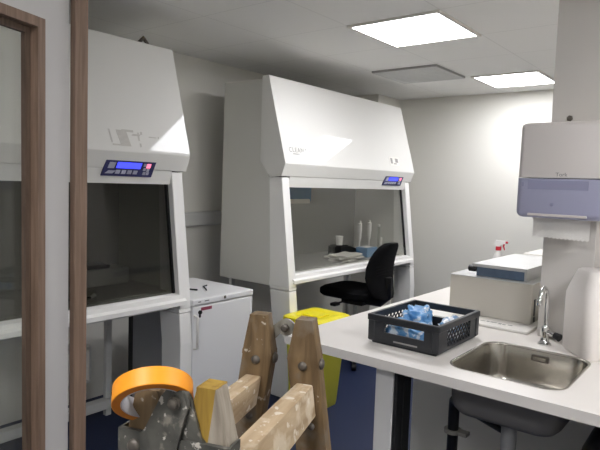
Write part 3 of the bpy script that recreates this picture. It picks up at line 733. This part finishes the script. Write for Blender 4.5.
# paper sheet hanging below
mb = MB(); N = 28; top = []; bot = []
for i in range(N + 1):
    f = i / N; x = -.728 + .222 * f
    zb_ = 1.356 + (.0035 * (-1 if i % 2 else 1)) * (1 if f > .25 else .2) - .005 * f
    top.append((x, 2.505 + .004 * math.sin(f * 9), 1.436)); bot.append((x, 2.502 + .004 * math.sin(f * 7 + 1), zb_))
for d in (0, .0012):
    pass
T = [mb.bm.verts.new(p) for p in top]; B_ = [mb.bm.verts.new(p) for p in bot]
T2 = [mb.bm.verts.new((p[0], p[1] + .0015, p[2])) for p in top]; B2 = [mb.bm.verts.new((p[0], p[1] + .0015, p[2])) for p in bot]
for i in range(N):
    mb.bm.faces.new((T[i], T[i + 1], B_[i + 1], B_[i])); mb.bm.faces.new((T2[i], B2[i], B2[i + 1], T2[i + 1]))
    mb.bm.faces.new((B_[i], B_[i + 1], B2[i + 1], B2[i])); mb.bm.faces.new((T[i], T2[i], T2[i + 1], T[i + 1]))
mb.bm.faces.new((T[0], B_[0], B2[0], T2[0])); mb.bm.faces.new((T[N], T2[N], B2[N], B_[N]))
put('paper_towel', mb, M['paper'], 'torn white paper towel hanging out below the dispenser', 'paper towel')
hb = MB(); hb.lathe([(.013, 0), (.013, .006), (.008, .010)], (-.640, 2.6305, 1.862), 6, (0, -1, 0))
put('bolt', hb, M['bolt'], 'small dark hexagonal bolt on the pillar above the dispenser', 'bolt')

# dark bag under the bench at the right
bg = thing('rubbish_bag', 'black plastic bag under the bench at the right edge', 'bag', (-.12, 2.21, 0))
def bl(h, z, r): return [Vector((-.12 + x, 2.21 + y, z)) for x, y in rrect(-h, h, -h, h, r, 5)]
mb = MB(); mb.loft([bl(.20, 0, .08), bl(.27, .10, .10), bl(.285, .45, .10), bl(.27, .70, .10), bl(.22, .80, .09), bl(.10, .83, .05)])
for v in mb.bm.verts: v.co += Vector((1, .6, 0)) * .014 * noise.noise(v.co * 7)
obj('sack', mb, M['black'], bg, smooth=60)
obj('knot', MB().lathe([(.04, .825), (.025, .84), (.035, .858)], (-.12, 2.21, 0), 12), M['rubber'], bg)

# ------------------------------------------------------------------ door and post on the left
struct('trim_1', MB().box((-1.702, .952, 0), (-1.67, .995, ZC), .002, 1), M['woodframe'])
ang = math.atan2(-.94, .342)
dl_ = thing('door_1', 'white door leaf with wood framed glass, standing open at left', 'door', (-1.69, .945, 0), ang)
dl_['kind'] = 'structure'
# local: x along the leaf from the hinge, +y towards the camera side
def lbox(x0, x1, y0, y1, z0, z1, mb=None, bev=.0): return (mb or MB()).box((x0, y0, z0), (x1, y1, z1), bev, 1)
LT, LB, LW = 2.35, .28, .92
mb = MB()
lbox(.004, .116, -.05, 0, .01, LT, mb); lbox(LW - .116, LW, -.05, 0, .01, LT, mb); lbox(.116, LW - .116, -.05, 0, 1.985, LT, mb); lbox(.116, LW - .116, -.05, 0, .01, LB + .012, mb)
def dpart(name, mb, m, par=None):
    o = obj(name, mb, m, par or dl_, world=False); o['kind'] = 'structure'; return o
dpart('leaf', mb, M['doorpaint'])
def ringbox(i0, w_, y0, y1, ztop, zbot, bev=0):
    mb = MB(); a, b = i0, LW - i0
    lbox(a, a + w_, y0, y1, zbot, ztop, mb, bev); lbox(b - w_, b, y0, y1, zbot, ztop, mb, bev)
    lbox(a + w_, b - w_, y0, y1, ztop - w_, ztop, mb, bev); lbox(a + w_, b - w_, y0, y1, zbot, zbot + w_, mb, bev); return mb
dpart('glazing_frame', ringbox(.111, .028, -.020, .008, 1.997, LB), M['woodframe'])
dpart('glazing_stop', ringbox(.125, .033, -.036, -.0205, 1.983, LB + .014), M['woodstop'])
dpart('glass_pane', lbox(.150, LW - .150, -.042, -.037, LB + .04, 1.960), M['clear'])
hm = MB(); hm.tube([(LW - .055, 0, 1.05), (LW - .055, .05, 1.05), (LW - .17, .055, 1.05)], .010, 10)
dpart('door_handle', hm, M['chrome'])

# ------------------------------------------------------------------ wooden step ladder
LZ = 1.30
d = Vector((-.337, .9415, 0)); e = Vector((.9415, .337, 0)); LC = Vector((-.608, .6255, 0))
lrz = math.atan2(d.y, d.x)       # local x = along the rungs (away), local -y = e (right)
ld = thing('step_ladder', 'paint spattered wooden folding step ladder standing in the foreground', 'ladder', LC, lrz)
def P(u, ee, z): return Vector((u, -ee, z))       # local coordinates
SPL = math.tan(math.radians(8)); HW = .030; TH = .016; HL = .186; EO = .0455
def ec(side, z): return side * (EO + max(0, LZ - .078 - z) * SPL)
def rail(side, u, m, top=LZ, off=0.0, tw=.52):
    mb = MB(); loops = []
    for z, hw in ((0.0, HW), (top - .078, HW), (top - .066, HW * .97), (top - .004, HW * (tw + .05)), (top, HW * tw)):
        c = ec(side, z) + off
        loops.append([P(u - TH, c - hw, z), P(u + TH, c - hw, z), P(u + TH, c + hw, z), P(u - TH, c + hw, z)])
    mb.loft(loops)
    es = [ed for ed in mb.bm.edges if ed.calc_length() > .3 or (ed.verts[0].co.z > top - .09 and ed.verts[1].co.z > top - .09 and abs(ed.verts[0].co.z - ed.verts[1].co.z) > .02)]
    bmesh.ops.bevel(mb.bm, geom=es, offset=.0025, segments=2, profile=.5, affect='EDGES')
    return obj('rail', mb, m, ld, world=False, smooth=35)
ra = rail(-1, HL, M['railwood']); rb = rail(1, HL, M['railwood'])
rd_ = rail(-1, -HL, M['railwood'], LZ - .014, .010); rc = rail(1, -HL, M['yelwood'], LZ, .002, .42)
RT = {-1: LZ - .116, 1: LZ - .118}
for side in (-1, 1):
    for k in range(5):
        zt_ = RT[side] - .25 * k; zb_ = zt_ - .058
        if zb_ < .05: continue
        c0 = ec(side, (zt_ + zb_) / 2)
        sh = (zt_ - zb_) / 2 * SPL * side
        mb = MB()
        mb.loft([[P(u, c0 + sh - .016, zb_), P(u, c0 + sh + .016, zb_), P(u, c0 - sh + .016, zt_), P(u, c0 - sh - .016, zt_)] for u in (-HL + TH, -.06, .06, HL - TH)])
        es = [ed for ed in mb.bm.edges if abs(ed.verts[0].co.x - ed.verts[1].co.x) > .05]
        bmesh.ops.bevel(mb.bm, geom=es, offset=.003, segments=2, profile=.5, affect='EDGES')
        obj('rung', mb, M['rungwood'], ld, world=False, smooth=35)
# bolts through the rails
def bolt(u, side, z, axis, off=0.0, r=.0085, par=None):
    c = P(u, ec(side, z) + off, z)
    obj('bolt', MB().lathe([(r, 0), (r, .003), (r * .7, .0055), (.002, .0065)], c, 12, axis), M['bolt'], par or ld, world=False, smooth=50)
for side, r in ((-1, ra), (1, rb)):
    bolt(HL - TH, side, LZ - .085, (-1, 0, 0), 0, .0085, r); bolt(HL - TH, side, LZ - .195, (-1, 0, 0), .005, .007, r)
    bolt(HL, side, LZ - .082, (0, -1, 0), HW, .0105, r)
# hinges: strap round each rail with an arm up to the shared pivot
def hinge(u, s, m, zp, zs, name, off=0.0):
    mb = MB(); yu = u + s * (TH + .0005); t_ = .004 * s
    mb.lathe([(.019, 0), (.019, abs(t_) * 2 - .001), (.018, abs(t_) * 2)], P(yu, off, zp), 24, (s, 0, 0))
    for side in (-1, 1):
        uu = yu + (t_ * 1.3 if side < 0 else 0)
        c = ec(side, zs) + (.010 if side < 0 else .002)
        arm = [(off + side * -.010, zp + .016), (off + side * .010, zp + .016), (off + side * .019, zp + .006), (c - side * .004, zs + .018), (c + side * .004, zs + .010), (c, zs - .028), (off + side * .003, zs - .028), (off + side * -.010, zp - .030), (off + side * -.018, zp - .004)]
        mb.loft([[P(uu, a, z) for a, z in arm], [P(uu + t_, a, z) for a, z in arm]])
        # strap band wrapping the rail
        for (h0, h1) in ((c - HW - .003, c + HW + .003),):
            z0, z1 = zs - .028, zs + .012
            sh = (z1 - z0) * SPL * side * 0
            uo, ui = u + s * (TH + .007), u + s * (TH + .001)
            mb.loft([[P(ui, h0, z0), P(uo, h0, z0), P(uo, h1, z0), P(ui, h1, z0)], [P(ui, h0, z1), P(uo, h0, z1), P(uo, h1, z1), P(ui, h1, z1)]])
            ub = u - s * (TH - .008)
            for hh in (h0, h1):
                g = .003 if hh > c else -.003
                mb.loft([[P(ub, hh, z0), P(uo, hh, z0), P(uo, hh + g, z0), P(ub, hh + g, z0)], [P(ub, hh, z1), P(uo, hh, z1), P(uo, hh + g, z1), P(ub, hh + g, z1)]])
    return obj(name, mb, m, ld, world=False, smooth=30)
hn = hinge(-HL, -1, M['iron'], LZ - .020, LZ - .078, 'hinge', .011)
for side in (-1, 1): bolt(-HL - TH - .007, side, LZ - .086, (-1, 0, 0), 0, .010, hn)
obj('pivot', MB().lathe([(.0085, 0), (.0085, .004), (.006, .004), (.006, .008), (.003, .009)], P(-HL - TH - .009, .011, LZ - .020), 14, (-1, 0, 0)), M['bolt'], hn, world=False, smooth=40)
# far hinge: pale zinc tab
mb = MB(); uf = HL + TH + .001
mb.ring(.006, .0165, .004, P(uf + .002, 0, LZ - .026), (1, 0, 0), 28, 0, 0, 0)
for side in (-1, 1):
    arm = [(side * .012, LZ - .014), (side * .012, LZ - .040), (ec(side, LZ - .08) - side * .01, LZ - .065), (ec(side, LZ - .06) + side * .01, LZ - .06), (ec(side, LZ - .04), LZ - .040)]
    mb.loft([[P(uf, a, z) for a, z in arm], [P(uf + .004, a, z) for a, z in arm]])
fh = obj('hinge', mb, M['zinc'], ld, world=False)
obj('pivot', MB().lathe([(.0075, 0), (.0075, .007), (.004, .009)], P(uf - .003, 0, LZ - .026), 12, (-1, 0, 0)), M['bolt'], fh, world=False)

# ------------------------------------------------------------------ tape roll over the near left rail
tc_ = Vector((-.562, .425, 1.282))
toward = Vector((.567, -.423, 0)).normalized()
ax = (toward * math.cos(math.radians(42)) + Vector((0, 0, -math.sin(math.radians(42))))).normalized()
tp = thing('tape_roll', 'roll of orange masking tape hung over the top of the ladder', 'tape', tuple(tc_))
mb = MB(); mb.ring(.0385, .0490, .024, tc_, ax, 64, 0, 1, 1)
bmesh.ops.bevel(mb.bm, geom=[ed for ed in mb.bm.edges if len(ed.link_faces) == 2 and ed.link_faces[0].material_index != ed.link_faces[1].material_index], offset=.0008, segments=1, affect='EDGES')
obj('tape', mb, [M['tape'], M['tapeedge']], tp, smooth=40)
mb = MB(); mb.ring(.0368, .0384, .0242, tc_, ax, 64, 0, 0, 0)
obj('core', mb, M['core'], tp, smooth=40)

# ------------------------------------------------------------------ world, camera, view
w = bpy.data.worlds.new('World'); sc.world = w; w.use_nodes = True
w.node_tree.nodes['Background'].inputs[0].default_value = (.9, .95, 1, 1); w.node_tree.nodes['Background'].inputs[1].default_value = .05
cam = bpy.data.cameras.new('Camera'); co = bpy.data.objects.new('Camera', cam); COL.objects.link(co)
CR = ((0.779771, 0.62513, 0.034211), (0.07366, -0.037342, -0.996584), (-0.621717, 0.779627, -0.075165))
right, down, fwd = (Vector(r) for r in CR)
mt = Matrix((right, -down, -fwd)).transposed().to_4x4(); mt.translation = (0, 0, 1.55)
co.matrix_world = mt
cam.sensor_fit = 'HORIZONTAL'; cam.sensor_width = 36; cam.lens = 33.982; cam.clip_start = .02
sc.camera = co
sc.view_settings.view_transform = 'Standard'; sc.view_settings.look = 'None'; sc.view_settings.gamma = 1
sc.view_settings.exposure = 0.66; sc.view_settings.use_curve_mapping = False
sc.cycles.use_denoising = True
sc.cycles.max_bounces = 10; sc.cycles.transparent_max_bounces = 16; sc.cycles.sample_clamp_indirect = 6
